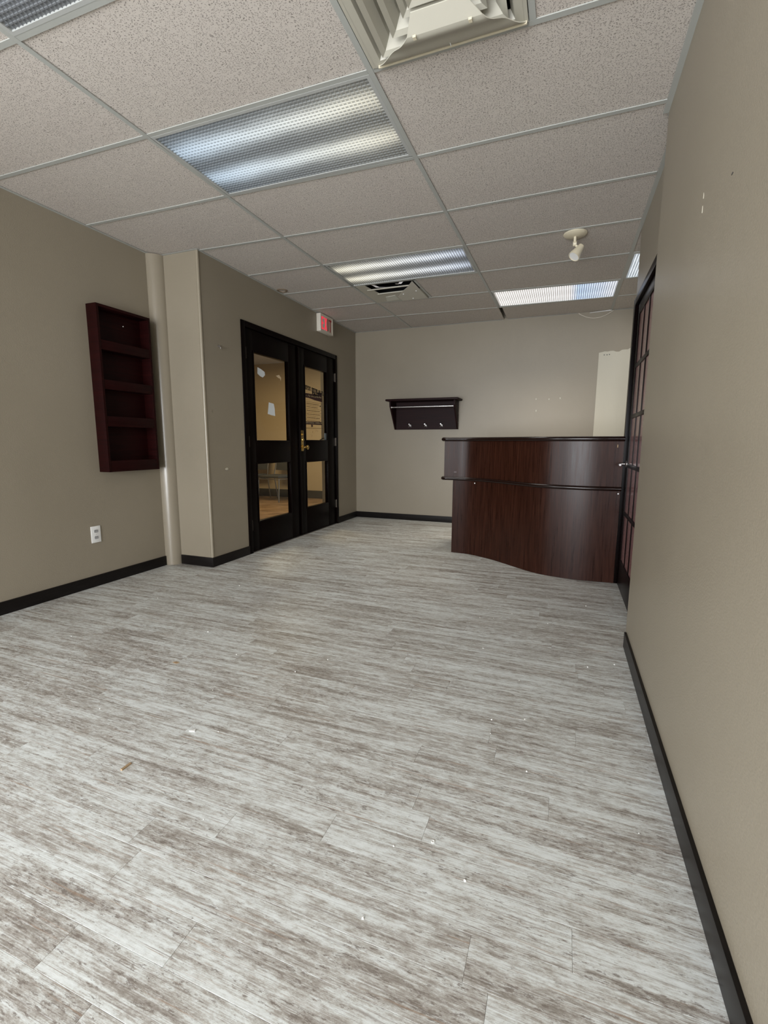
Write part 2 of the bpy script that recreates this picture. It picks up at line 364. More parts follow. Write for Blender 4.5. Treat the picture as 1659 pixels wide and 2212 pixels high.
# small marks on the walls
def flat(name, m, parent, plane, val, pts, th):
    """thin plate of polygon pts lying on a wall plane (axis) with thickness th into the room"""
    return MB().prism(pts, plane, val, val + th).build(name, m, parent)
rg = random.Random(3)
def blot(cx, cz, r, asp=1.0, n=9): return [(cx + r * asp * math.cos(2 * math.pi * i / n) * rg.uniform(.7, 1.1), cz + r * math.sin(2 * math.pi * i / n) * rg.uniform(.7, 1.1)) for i in range(n)]
top = [(.308, 2.118)]; x = .308
while x < 1.2: x += .03; top.append((x, 2.118 + .022 * rg.random() + (.015 if x > .55 else 0)))
flat('cream_patch', M_cream, wb, 1, YB, [(1.2, .80), (.302, .80)] + top, -.0012)
for cx, cz, r, a in ((-.367, 1.612, .010, .6), (-.216, 1.606, .009, .7), (-.089, 1.615, .013, .45), (-.36, 1.472, .015, .45)): flat('plaster_spot', M_cream, wb, 1, YB, blot(cx, cz, r, a), -.001)
for cx in (.365, .395, .42): flat('dark_nick', M_slot, wb, 1, YB - .0012, blot(cx, 2.09 + rg.uniform(-.003, .004), .006, 1.3), -.0008)
flat('plaster_spot', M_cream, wr, 0, W1, blot(1.836, 1.80, .012, .25), -.001); flat('plaster_spot', M_cream, wr, 0, W1, blot(1.836, 1.84, .009, .3), -.001)
flat('dark_nick', M_slot, wr, 0, W1, blot(1.537, 1.758, .0028, 3), -.001)
flat('plaster_spot', M_cream, wl, 0, XC, blot(3.394, .84, .012, 1.5), .004)
flat('plaster_spot', M_pipe, wl, 0, XC, blot(3.241, 1.335, .022, .6), .0008)
hk = MB().cyl((XC, 3.36, 1.883), (XC + .012, 3.36, 1.883), .010, n=10).tube([(XC + .008, 3.36, 1.884), (XC + .022, 3.36, 1.874), (XC + .022, 3.36, 1.862), (XC + .012, 3.36, 1.858)], .003)
tag(hk.build('wall_hook', M_steel, smooth=True), 'tiny metal hook on the taupe wall left of the double door', 'hook')

# corner bead and quarter-round pipe cover
bd = MB().cyl((XC - .008, YC + .008, .085), (XC - .008, YC + .008, HC), .0135, n=20)
tag(bd.build('trim_1', M_bead, smooth=True), 'rounded vertical corner bead on the outer wall corner', 'trim', kind='structure')
R = .092; poly = [(XL, YC)] + [(XL + R * math.sin(a), YC - R * math.cos(a)) for a in [math.pi / 2 * i / 16 for i in range(17)]]
tag(MB().prism(poly, 2, 0, HC - .001).build('pipe_cover', M_pipe, smooth=True), 'beige quarter-round pipe cover standing in the left wall corner', 'pipe cover')
cr = MB()
for i in range(8): cr.add([(XL + R + .002 + .001 * (i % 2), YC, .001)], []) if 0 else None

# baseboards
BH, BT = .083, .012
def basebd(name, a, b, label): return tag(B(name, M_base, a, b, None, .0025), label, 'baseboard', kind='structure')
basebd('baseboard_left', (XL, YF, 0), (XL + BT, YC - R - .004, BH), 'black baseboard along the left wall below the outlet')
basebd('baseboard_left_return', (XL + R + .006, YC - BT, 0), (XC + BT, YC, BH), 'short black baseboard beside the pipe cover')
basebd('baseboard_left_corner', (XC, YC + .001, 0), (XC + BT, DY0 - .001, BH), 'black baseboard between wall corner and double door')
basebd('baseboard_left_far', (XC, DY1 + .001, 0), (XC + BT, YB - BT - .001, BH), 'short black baseboard right of the double door')
basebd('baseboard_back', (XC, YB - BT, 0), (XR, YB, BH), 'black baseboard along the back wall under the coat rack')
basebd('baseboard_right', (W1 - BT, YF, 0), (W1, Y1 - .03, BH), 'black baseboard along the near right wall')

# ------------------------------------------------------------------ ceiling
ceil = B('ceiling', M_black, (XL - T, YF - T, TOP), (XR + T, YB + T, TOP + .1)); tag(ceil, 'suspended ceiling of speckled off-white tiles in a grey grid', 'ceiling', kind='structure')
J = list(range(-6, 8))
def lerp(tab, j):
    ks = sorted(tab)
    if j in tab: return tab[j]
    if j < ks[0]: return (tab[ks[0]][0], tab[ks[0]][1] + (j - ks[0]) * .6096)
    return (tab[ks[-1]][0], YB)
TA = {-1: (-2.027, 1.376), 0: (-2.030, 1.979), 1: (-2.037, 2.585), 2: (-2.040, 3.213), 3: (-2.036, 3.806), 4: (-2.020, 4.392), 5: (-2.003, 4.986), 6: (-1.988, 5.556)}
TB = {-1: (-.829, 1.390), 0: (-.829, 1.993), 1: (-.829, 2.619), 2: (-.820, 3.253), 3: (-.809, 3.832), 4: (-.803, 4.445), 5: (-.795, 5.031), 6: (-.785, 5.625)}
TC = {-1: (.408, 1.39), 0: (.408, 1.995), 1: (.408, 2.615), 2: (.408, 3.23), 3: (.408, 3.82), 4: (.408, 4.44), 5: (.408, 5.085), 6: (.408, 5.632)}
TD = {-1: (1.63, 1.39), 0: (1.63, 2.0), 1: (1.63, 2.61), 2: (1.63, 3.22), 3: (1.63, 3.82), 4: (1.63, 4.44), 5: (1.63, 5.085), 6: (1.63, 5.632)}
TL = {-1: (XL, 1.356), 0: (XL, 1.955), 1: (XL, 2.563), 2: (XL, 3.17), 3: (XL, 3.79), 4: (XL, 4.37), 5: (XL, 4.96), 6: (XL, 5.53)}
G = {'L': TL, 'A': TA, 'B': TB, 'C': TC, 'D': TD}
def node(c, j):
    x, y = lerp(G[c], j)
    return x, min(max(y, YF), YB)
def clipq(q, x0, x1):
    """clip a 4-corner cell (ll, lr, ur, ul) to x0..x1 keeping row lines straight"""
    ll, lr, ur, ul = q
    def at(p, r, x): 
        if abs(r[0] - p[0]) < 1e-6: return (x, p[1])
        t = (x - p[0]) / (r[0] - p[0]); return (x, p[1] + (r[1] - p[1]) * t)
    a, b, c, d = ll, lr, ur, ul
    if ll[0] < x0: a = at(ll, lr, x0)
    if ul[0] < x0: d = at(ul, ur, x0)
    if lr[0] > x1: b = at(ll, lr, x1)
    if ur[0] > x1: c = at(ul, ur, x1)
    return [a, b, c, d]
TH = .0235
def inset(q, m):
    a, b, c, d = q; return [(a[0] + m, a[1] + m), (b[0] - m, b[1] + m), (c[0] - m, c[1] - m), (d[0] + m, d[1] - m)]
def tile(q, shift=0, z=HC + .0045):
    q = inset(q, .0035)
    if min(q[1][0] - q[0][0], q[2][1] - q[1][1]) < .03: return
    z += random.uniform(-.0006, .0008)
    MB().hexa([(x + shift, y, z) for x, y in q], [(x + shift, y, z + .015) for x, y in q]).build('ceiling_tile', M_tile, ceil)
def rail(p, q, wd=TH, name='tee_rail', dz=0):
    p = Vector(p); q = Vector(q); d = (q - p)
    if d.length < .02: return
    d.normalize(); n = Vector((-d.y, d.x)) * wd / 2; z0 = HC - .0005 + dz
    a, b, c, e = p + n, q + n, q - n, p - n
    mb = MB().hexa([(*a, z0), (*e, z0), (*c, z0), (*b, z0)], [(*a, z0 + .0035), (*e, z0 + .0035), (*c, z0 + .0035), (*b, z0 + .0035)])
    n2 = n * .16; a, b, c, e = p + n2, q + n2, q - n2, p - n2
    mb.hexa([(*a, z0 + .0035), (*e, z0 + .0035), (*c, z0 + .0035), (*b, z0 + .0035)], [(*a, z0 + .035), (*e, z0 + .035), (*c, z0 + .035), (*b, z0 + .035)])
    mb.build(name, M_tee, ceil)
lights = {('A', -2): 1, ('A', 0): 1, ('A', 3): 1, ('B', 5): 1, ('C', 4): 1}
vents = {('B', -1), ('A', 4)}
MIDB, MIDA = -.195, -1.405
rows = list(range(-6, 7))
for cc, cn in (('L', 'A'), ('A', 'B'), ('B', 'C'), ('C', 'D')):
    for j in rows:
        q = [node(cc, j), node(cn, j), node(cn, j + 1), node(cc, j + 1)]
        if q[3][1] - q[0][1] < .03: continue
        if cc == 'L':
            if q[0][1] >= YC - .05: q = clipq(q, XC, 9)
            elif q[3][1] > YC + .04:      # cell meeting the wall return: cut in two strips in the photo too
                q = q
        if cc == 'B' and q[3][1] < Y1 + .05: q = clipq(q, -9, W1)
        if cc == 'C' and q[0][1] < 3.1: continue
        if (cc, j) in lights: continue
        if (cc, j) == ('B', -1): tile(clipq(q, MIDB, 9)); continue
        if (cc, j) == ('A', 4): tile(clipq(q, MIDA, 9)); continue
        if (cc, j) == ('B', 6): q = clipq(q, -.752, 9); tile(q); continue
        tile(q)
# tees along the room and cross tees
for j in rows:
    for c in 'ABCD':
        p, q = node(c, j), node(c, j + 1)
        if c == 'B' and j == 6: continue
        if c in 'CD' and q[1] < Y2 + .1: continue
        if c in 'CD' and p[1] < Y2: p = (p[0], Y2)
        if q[1] - p[1] > .03: rail(p, q)
for j in rows[1:]:
    for cc, cn in (('L', 'A'), ('A', 'B'), ('B', 'C'), ('C', 'D')):
        p, q = node(cc, j), node(cn, j)
        if p[1] >= YB - .02 or p[1] <= YF + .02: continue
        if cc == 'L' and p[1] > YC: p = (XC, p[1] + (q[1] - p[1]) * .36)
        if cc == 'B' and p[1] < Y1: q = (W1, q[1])
        if cc == 'C' and p[1] < Y2 + .05: continue
        e = .0125
        rail((p[0] + e, p[1]), (q[0] - e, q[1]), dz=.0006)
p0, p1 = node('B', -1), node('B', 0); rail((MIDB, p0[1] + .012), (MIDB + .002, p1[1] - .012), dz=.0006)
p0, p1 = node('A', 4), node('A', 5); rail((MIDA, p0[1] + .02), (MIDA + .006, p1[1] + .0), dz=.0006)
# wall angle moulding
def mould(a, b, label=None): B('wall_moulding', M_tee, a, b, ceil)
zm = HC - .0012
mould((XL, YF, zm), (XL + .02, YC - .06, zm + .002)); mould((XC, YC + .01, zm), (XC + .018, YB, zm + .002))
mould((XL + .06, YC - .018, zm), (XC + .018, YC, zm + .002)); mould((XC, YB - .016, zm), (-.80, YB, zm + .002))
mould((-.75, YB - .014, zm), (.05, YB, zm + .002)); mould((.44, YB - .016, zm), (XR, YB, zm + .002))
mould((W1 - .024, YF, zm), (W1, Y1, zm + .002)); mould((W1 - .002, Y1 - .002, zm), (W2, Y1 + .02, zm + .002)); mould((W2 - .024, Y1 + .02, zm), (W2, Y2, zm + .002))
# loose white moulding strip at the back wall
mb = MB().hexa([(.18, YB - .02, HC - .012), (.412, YB - .02, HC - .004), (.412, YB - .001, HC - .004), (.18, YB - .001, HC - .012)], [(.18, YB - .02, HC - .009), (.412, YB - .02, HC + .004), (.412, YB - .001, HC + .004), (.18, YB - .001, HC - .009)])
mb.build('wall_moulding', M_white, ceil)['label'] = 'loose white moulding strip'

# ------------------------------------------------------------------ ceiling lights
def ceiling_light(q, label, lens, rib, cross=True):
    q = inset(q, .012); cx = sum(p[0] for p in q) / 4; cy = sum(p[1] for p in q) / 4
    root = thing('ceiling_light', (cx, cy, HC), label, 'ceiling light', 'fluorescent lights in the ceiling grid')
    x0, x1 = (q[0][0] + q[3][0]) / 2, (q[1][0] + q[2][0]) / 2; sk = (q[1][1] - q[0][1]) / (x1 - x0); y0 = (q[0][1] + q[1][1]) / 2; y1 = (q[2][1] + q[3][1]) / 2
    def sh(x, y): return (x, y + (x - cx) * sk)
    F = .016; z0, z1 = HC - .0005, HC + .012
    fr = MB()
    for a, b, c, d in ((x0, x1, y0, y0 + F), (x0, x1, y1 - F, y1), (x0, x0 + F, y0 + F, y1 - F), (x1 - F, x1, y0 + F, y1 - F)):
        P = [sh(a, c), sh(b, c), sh(b, d), sh(a, d)]; fr.hexa([(*p, z0) for p in P], [(*p, z1) for p in P])
    fr.build('lens_frame', M_frame, root)
    P = [sh(x0 + F, y0 + F), sh(x1 - F, y0 + F), sh(x1 - F, y1 - F), sh(x0 + F, y1 - F)]
    MB().hexa([(*p, HC + .007) for p in P], [(*p, HC + .011) for p in P]).build('prismatic_lens', lens, root)
    rb = MB(); s = .0205; wd = .0026; za, zb = HC + .0025, HC + .007; xs = x0 + F + s; ya, yb = y0 + F, y1 - F
    while xs < x1 - F - .004:
        P = [sh(xs - wd, ya), sh(xs + wd, ya), sh(xs + wd, yb), sh(xs - wd, yb)]; rb.hexa([(p[0] * .5 + xs * .5, p[1], za) for p in P], [(*p, zb) for p in P]); xs += s
    ys = ya + s
    while cross and ys < yb - .004:
        P = [sh(x0 + F, ys - wd), sh(x1 - F, ys - wd), sh(x1 - F, ys + wd), sh(x0 + F, ys + wd)]; rb.hexa([(*p, za) for p in P], [(*p, zb) for p in P]); ys += s
    rb.build('lens_ribs', rib, root, kind='stuff')
    hs = MB(); 
    hs.box((x0, y0 + .03, HC + .10), (x1, y1 - .03, HC + .102)); hs.box((x0, y0 + .03, HC + .012), (x0 + .002, y1 - .03, HC + .10)); hs.box((x1 - .002, y0 + .03, HC + .012), (x1, y1 - .03, HC + .10))
    hs.build('housing', M_frame, root)
    return root
def cell(c, cn, j): return [node(c, j), node(cn, j), node(cn, j + 1), node(c, j + 1)]
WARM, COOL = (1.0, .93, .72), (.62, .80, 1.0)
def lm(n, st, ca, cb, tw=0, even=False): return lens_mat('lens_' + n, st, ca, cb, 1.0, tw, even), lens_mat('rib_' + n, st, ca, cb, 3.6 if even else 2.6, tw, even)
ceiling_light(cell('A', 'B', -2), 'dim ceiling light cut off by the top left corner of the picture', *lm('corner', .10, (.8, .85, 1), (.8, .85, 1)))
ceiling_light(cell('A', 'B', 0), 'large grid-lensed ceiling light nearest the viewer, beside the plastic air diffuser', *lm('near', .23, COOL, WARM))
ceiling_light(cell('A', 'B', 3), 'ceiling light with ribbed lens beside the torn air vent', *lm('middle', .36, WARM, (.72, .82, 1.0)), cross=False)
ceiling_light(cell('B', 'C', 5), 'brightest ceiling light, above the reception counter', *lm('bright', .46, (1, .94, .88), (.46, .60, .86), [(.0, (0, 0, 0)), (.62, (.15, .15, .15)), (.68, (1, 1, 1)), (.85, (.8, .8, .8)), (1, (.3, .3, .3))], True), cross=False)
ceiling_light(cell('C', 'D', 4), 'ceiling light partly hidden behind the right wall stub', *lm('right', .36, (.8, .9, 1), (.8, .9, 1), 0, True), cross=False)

# ------------------------------------------------------------------ stepped plastic air diffuser (near)
dx0, dx1, dy0, dy1 = -.815, MIDB - .012, 1.402, 1.982
dcx, dcy = (dx0 + dx1) / 2, (dy0 + dy1) / 2
df = thing('air_diffuser', (dcx, dcy, HC), 'beige stepped plastic air diffuser at the top edge of the picture', 'air vent')
def ring(mb, h0, h1, z0, z1, th=.0025):
    """sloped square ring from half-size h0 at z0 to h1 at z1 (a louver)"""
    o0 = [(dcx - h0, dcy - h0, z0), (dcx + h0, dcy - h0, z0), (dcx + h0, dcy + h0, z0), (dcx - h0, dcy + h0, z0)]
    o1 = [(dcx - h1, dcy - h1, z1), (dcx + h1, dcy - h1, z1), (dcx + h1, dcy + h1, z1), (dcx - h1, dcy + h1, z1)]
    for k in range(4):
        a, b, c, d = o0[k], o0[(k + 1) % 4], o1[(k + 1) % 4], o1[k]
        mb.hexa([a, b, (b[0], b[1], b[2] + th), (a[0], a[1], a[2] + th)], [d, c, (c[0], c[1], c[2] + th), (d[0], d[1], d[2] + th)])
H = .29
m1 = MB(); ring(m1, H, H - .030, HC - .003, HC - .003, .003); ring(m1, H - .030, H - .045, HC - .003, HC + .02, .003); m1.box((-.8135, dcy - .288, HC - .003), (dcx - .2895, dcy + .288, HC)); m1.box((dcx + .2895, dcy - .288, HC - .003), (MIDB - .0125, dcy + .288, HC)); m1.build('outer_flange', M_diff, df)
for (a, z_) in ((H - .05, .0), (H - .115, .004), (H - .175, .008)):
    mr = MB()
    prof = [(a, HC - .012 + z_), (a - .018, HC - .004 + z_), (a - .040, HC + .022 + z_), (a - .052, HC + .060 + z_)]
    for k in range(3): ring(mr, prof[k][0], prof[k + 1][0], prof[k][1], prof[k + 1][1])
    mr.build('louver', M_diff, df, smooth=True, angle=30)
mc = MB(); ring(mc, .085, .045, HC - .004, HC + .014); mc.box((dcx - .046, dcy - .046, HC + .014), (dcx + .046, dcy + .046, HC + .018)); mc.build('centre_pan', M_diff, df)
B('duct_collar', M_diff, (dcx - .24, dcy - .24, HC + .075), (dcx + .24, dcy + .24, HC + .079), df)
# deflector clipped along the far side
A0, A1, Y0_ = -.785, -.212, 1.975
I0, I1 = -.615, -.345
def bl(u, v):   # curved sheet: u along 0..1, v from wall-side edge 0 to lip 1
    xl = A0 + (I0 - A0) * v; xr = A1 + (I1 - A1) * v; y = Y0_ - .155 * v
    z = HC - .006 - .050 * math.sin(v * math.pi / 2) ** 1.3 - .006 * math.sin(v * 9)
    return (xl + (xr - xl) * u, y, z)
nu, nv = 16, 12; vs_ = []; fs_ = []
for i in range(nv + 1):
    for k in range(nu + 1):
        x, y, z = bl(k / nu, i / nv); vs_.append((x, y, z))
n_ = len(vs_)
vs_ += [(x, y, z + .003) for x, y, z in vs_]
for i in range(nv):
    for k in range(nu):
        a = i * (nu + 1) + k; fs_.append((a, a + 1, a + nu + 2, a + nu + 1)); fs_.append((n_ + a, n_ + a + nu + 1, n_ + a + nu + 2, n_ + a + 1))
for k in range(nu):
    a = k; fs_.append((a, n_ + a, n_ + a + 1, a + 1)); a = nv * (nu + 1) + k; fs_.append((a, a + 1, n_ + a + 1, n_ + a))
for i in range(nv):
    a = i * (nu + 1); fs_.append((a, a + nu + 1, n_ + a + nu + 1, n_ + a)); a += nu; fs_.append((a, n_ + a, n_ + a + nu + 1, a + nu + 1))
MB().add(vs_, fs_).build('deflector', M_diff, df, smooth=True)
P = [bl(0, 1), bl(1, 1)]
MB().hexa([(P[0][0], P[0][1], P[0][2]), (P[1][0], P[1][1], P[1][2]), (P[1][0] - .05, P[1][1] - .055, P[1][2] + .03), (P[0][0] + .03, P[0][1] - .055, P[0][2] + .03)],
          [(P[0][0], P[0][1], P[0][2] + .003), (P[1][0], P[1][1], P[1][2] + .003), (P[1][0] - .05, P[1][1] - .055, P[1][2] + .033), (P[0][0] + .03, P[0][1] - .055, P[0][2] + .033)]).build('deflector_flap', M_diff, df)
MB().box((A0, Y0_ - .003, HC - .012), (A1, Y0_ + .003, HC - .002)).build('deflector_edge', M_cream2, df)
for u in (.12, .84):
    x, y, z = bl(u, .97); MB().box((x - .006, y - .008, z - .006), (x + .006, y + .006, z + .002)).build('clip', M_cream2, df)
x, y, z = bl(.52, .18); MB().box((x - .0015, y - .008, z - .003), (x + .0015, y + .008, z + .001)).build('sprue', M_white, df)
for k_ in (-1, 1): MB().box((dcx + k_ * .29, dcy - .29, HC + .03), (dcx + k_ * .287, dcy + .29, HC + .12)).build('duct_side', M_diff, df)

# ------------------------------------------------------------------ broken vent (middle)
vx0, vx1, vy0, vy1 = -2.0, MIDA - .013, 4.415, 4.975
bv = thing('broken_vent', ((vx0 + vx1) / 2, (vy0 + vy1) / 2, HC), 'broken ceiling vent with torn foil and a loose corner plate', 'air vent')
fm = MB()
fm.hexa([(vx0, vy0, HC), (vx0 + .10, vy0, HC), (vx0 + .20, vy1, HC), (vx0, vy1, HC)], [(vx0, vy0, HC + .003), (vx0 + .10, vy0, HC + .003), (vx0 + .20, vy1, HC + .003), (vx0, vy1, HC + .003)])
fm.build('side_panel', M_diff, bv)
MB().hexa([(vx0 + .13, vy1 - .27, HC - .001), (vx1, vy1 - .29, HC - .001), (vx1, vy1, HC - .001), (vx0 + .2, vy1, HC - .001)], [(vx0 + .13, vy1 - .27, HC + .003), (vx1, vy1 - .29, HC + .003), (vx1, vy1, HC + .003), (vx0 + .2, vy1, HC + .003)]).build('rear_panel', M_diff, bv)
for y_, xa, xb in ((4.545, vx0 + .07, vx1 - .07), (4.690, vx0 + .125, vx1 - .15)): MB().box((xa, y_, HC - .006), (xb, y_ + .012, HC + .004)).build('slat', M_diff, bv)
# boot above, dark inside
bx = MB(); z0, z1 = HC + .006, HC + .19
bx.box((vx0, vy0, z1), (vx1, vy1, z1 + .003)); bx.box((vx0, vy0, z0), (vx0 + .003, vy1, z1)); bx.box((vx1 - .003, vy0, z0), (vx1, vy1, z1)); bx.box((vx0, vy1 - .003, z0), (vx1, vy1, z1)); bx.box((vx0, vy0, z0), (vx1, vy0 + .003, z1))
bx.build('boot', M_black, bv)
for pts in ([(-1.86, 4.47, HC + .03), (-1.80, 4.50, HC + .0), (-1.74, 4.56, HC + .01), (-1.70, 4.62, HC + .03), (-1.69, 4.68, HC + .05)], [(-1.52, 4.46, HC + .03), (-1.56, 4.47, HC + .0), (-1.61, 4.52, HC + .02), (-1.63, 4.60, HC + .04)], [(-1.56, 4.60, HC + .02), (-1.52, 4.58, HC + .01)]):
    a = MB(); n = len(pts); vv = []
    for i, p in enumerate(pts): vv += [(p[0] - .016, p[1], p[2]), (p[0] + .016, p[1], p[2] - .004), (p[0] + .016, p[1] + .004, p[2] + .002), (p[0] - .016, p[1] + .004, p[2] + .004)]
    a.add(vv, [(i * 4 + k, i * 4 + (k + 1) % 4, (i + 1) * 4 + (k + 1) % 4, (i + 1) * 4 + k) for i in range(n - 1) for k in range(4)] + [(0, 1, 2, 3), (4 * n - 4, 4 * n - 3, 4 * n - 2, 4 * n - 1)])
    a.build('foil_strip', M_foil, bv)
M_plate = mat('loose_plate', (.56, .54, .47), .45)
kp = [(vx1 - .005, vy0 + .01), (vx1 - .005, vy1), (-1.70, vy1), (-1.70, 4.83), (-1.62, 4.70), (-1.52, 4.58)]
MB().prism(kp, 2, HC - .008, HC - .005).build('corner_plate', M_plate, bv)
for x_, y_ in ((-1.47, 4.71), (-1.62, 4.76), (-1.57, 4.93)): MB().lathe([(.008, 0), (.007, .003), (.003, .005)], (x_, y_, HC - .008), (0, 0, -1), 10).build('screw', M_white, bv)
MB().hexa([(-1.87, 4.95, HC - .004), (-1.72, 4.93, HC - .004), (-1.72, 4.79, HC - .003), (-1.83, 4.81, HC - .003)], [(-1.87, 4.95, HC - .002), (-1.72, 4.93, HC - .002), (-1.72, 4.79, HC - .001), (-1.83, 4.81, HC - .001)]).build('cone_piece', mat('pale_plastic', (.6, .6, .53), .4), bv)

# ------------------------------------------------------------------ ceiling ring, spot lamp, cable
rgp = MB(); n = 24; prof = [(.034, .0), (.036, .006), (.05, .006), (.054, 0)]
vs_ = [(-2.735 + r * math.cos(2 * math.pi * i / n), 4.262 + r * math.sin(2 * math.pi * i / n), HC + .004 - h) for r, h in prof for i in range(n)]
rgp.add(vs_, [(k * n + i, k * n + (i + 1) % n, (k + 1) * n + (i + 1) % n, (k + 1) * n + i) for k in range(3) for i in range(n)])
tag(rgp.build('sprinkler_ring', mat('rusty_ring', (.20, .15, .10), .5), smooth=True), 'rusty ring in the ceiling tile against the wall above the double door', 'ceiling ring')
sx, sy = -.016, 3.905
sp = thing('ceiling_spot', (sx, sy, HC), 'cream swivel spot lamp on the ceiling in front of the counter', 'spot lamp')
MB().lathe([(.082, 0), (.082, .006), (.074, .013), (.03, .020), (.012, .022)], (sx, sy, HC + .002), (0, 0, -1), 28).build('canopy', M_cream2, sp, smooth=True)
MB().cyl((sx, sy, HC - .018), (sx, sy, HC - .058), .010, n=14).build('stem', M_cream2, sp, smooth=True)
MB().cyl((sx - .012, sy - .0, HC - .068), (sx + .012, sy, HC - .068), .016, n=18).build('swivel_joint', M_cream2, sp, smooth=True)
hd = Vector((-.50, -.34, -.80)).normalized(); s0 = Vector((sx + .050, sy + .012, HC - .080))
MB().cyl((sx, sy, HC - .072), s0 + hd * .03, .009, n=10).build('arm', M_cream2, sp, smooth=True)
MB().lathe([(.012, 0), (.022, .008), (.026, .03), (.032, .06), (.040, .088), (.041, .105), (.038, .106), (.036, .098)], s0, hd, 24).build('head', M_cream2, sp, smooth=True)
MB().lathe([(.036, 0), (.02, -.004), (.001, -.006)], s0 + hd * .101, hd, 20).build('bulb_face', M_white, sp, smooth=True)
cb = [(.06 + .37 * i / 16, YB - .012, HC - .004 - .068 * (1 - ((i - 8) / 8) ** 2)) for i in range(17)]
tag(MB().tube(cb, .0035).build('hanging_cable', M_wire, smooth=True), 'thin pale cable sagging from the ceiling edge on the back wall', 'cable')

# ------------------------------------------------------------------ exit sign
ex = thing('exit_sign', (XC, 5.23, 2.375), 'white lit sign with red EXIT letters above the double door', 'sign')
ey0, ey1, ez0, ez1, exf = 5.078, 5.39, 2.372, 2.572, XC + .052
B('sign_box', M_signw, (XC, ey0, ez0), (exf, ey1, ez1), ex, .004)
fmb = MB(); 
for a, b in (((ey0, ez0), (ey0 + .018, ez1)), ((ey1 - .018, ez0), (ey1, ez1)), ((ey0 + .018, ez0), (ey1 - .018, ez0 + .014)), ((ey0 + .018, ez1 - .014), (ey1 - .018, ez1))):
    fmb.box((exf - .001, a[0], a[1]), (exf + .004, b[0], b[1]))
fmb.build('face_frame', M_signw, ex)
def letter(boxes=(), bars=()):
    mb = MB()
    for y0, z0, y1, z1 in boxes: mb.box((exf, y0, z0), (exf + .0022, y1, z1))
    for (a, b, wd) in bars:
        mb.add([(exf, a[0] - wd, a[1]), (exf, a[0] + wd, a[1]), (exf, b[0] + wd, b[1]), (exf, b[0] - wd, b[1]), (exf + .0022, a[0] - wd, a[1]), (exf + .0022, a[0] + wd, a[1]), (exf + .0022, b[0] + wd, b[1]), (exf + .0022, b[0] - wd, b[1])],
               [(0, 3, 2, 1), (4, 5, 6, 7), (0, 1, 5, 4), (1, 2, 6, 5), (2, 3, 7, 6), (3, 0, 4, 7)])
    return mb
lz0, lz1 = 2.400, 2.542; k = .019
y = 5.104; letter([(y, lz0, y + k, lz1), (y + k, lz0, y + .055, lz0 + k), (y + k, lz1 - k, y + .055, lz1), (y + k, 2.462, y + .048, 2.462 + k)]).build('letter', M_red, ex)
y = 5.176; letter(bars=[((y + .008, lz0), (y + .052, lz1), .0095), ((y + .052, lz0), (y + .008, lz1), .0095)]).build('letter', M_red, ex)
y = 5.252; letter([(y, lz0, y + k, lz1)]).build('letter', M_red2, ex)
y = 5.290; letter([(y, lz1 - k, y + .064, lz1), (y + .0225, lz0, y + .0415, lz1 - k)]).build('letter', M_red2, ex)

# ------------------------------------------------------------------ wall rack (left)
sk0, sk1, sz0, sz1, sxf = 2.508, 2.972, .853, 2.048, XL + .10
wrk = thing('magazine_rack', (XL, (sk0 + sk1) / 2, sz0), 'dark red wooden magazine rack with four open pockets on the left wall', 'rack')
tb = .019
B('side_board', M_mahog2, (XL, sk0, sz0), (sxf, sk0 + tb, sz1), wrk, .0015); B('side_board', M_mahog2, (XL, sk1 - tb, sz0), (sxf, sk1, sz1), wrk, .0015)
B('top_board', M_mahog2, (XL, sk0 + tb, sz1 - tb), (sxf, sk1 - tb, sz1), wrk, .0015)
B('back_board', M_mahog2, (XL, sk0 + tb, sz0), (XL + .008, sk1 - tb, sz1 - tb), wrk)
for z0, z1 in ((.853, .936), (1.188, 1.263), (1.458, 1.525), (1.735, 1.802)):
    B('front_rail', M_mahog2, (sxf - .016, sk0 + tb, z0), (sxf - .002, sk1 - tb, z1), wrk, .0012)
    B('pocket_floor', M_mahog2, (XL + .008, sk0 + tb, z0), (sxf - .016, sk1 - tb, z0 + .016), wrk)
MB().lathe([(.0045, 0), (.004, .002), (.001, .003)], (XL + .008, 2.80, 1.955), (1, 0, 0), 10).build('screw', M_white, wrk)

# ------------------------------------------------------------------ wall outlet
oy, oz = 2.431, .392
ot = thing('wall_outlet', (XL, oy, oz), 'white duplex wall outlet below the dark red rack', 'outlet')
B('cover_plate', M_white, (XL, oy - .038, oz - .062), (XL + .006, oy + .038, oz + .062), ot, .002)
for s_ in (-1, 1):
    f = MB().prism([(oy + .017 * math.cos(a), oz + s_ * .024 + .0145 * max(-.8, min(.8, math.sin(a) * 1.1))) for a in [2 * math.pi * i / 20 for i in range(20)]], 0, XL + .005, XL + .008).build('receptacle', mat('receptacle_grey', (.35, .35, .35), .4), ot)
    for dy, hh in ((-.0065, .0045), (.0065, .0035)): B('slot', M_slot, (XL + .0075, oy + dy - .0012, oz + s_ * .024 - hh + .003), (XL + .0086, oy + dy + .0012, oz + s_ * .024 + hh + .003), f)
MB().lathe([(.003, 0), (.002, .0015)], (XL + .006, oy, oz), (1, 0, 0), 10).build('screw', M_steel, ot)

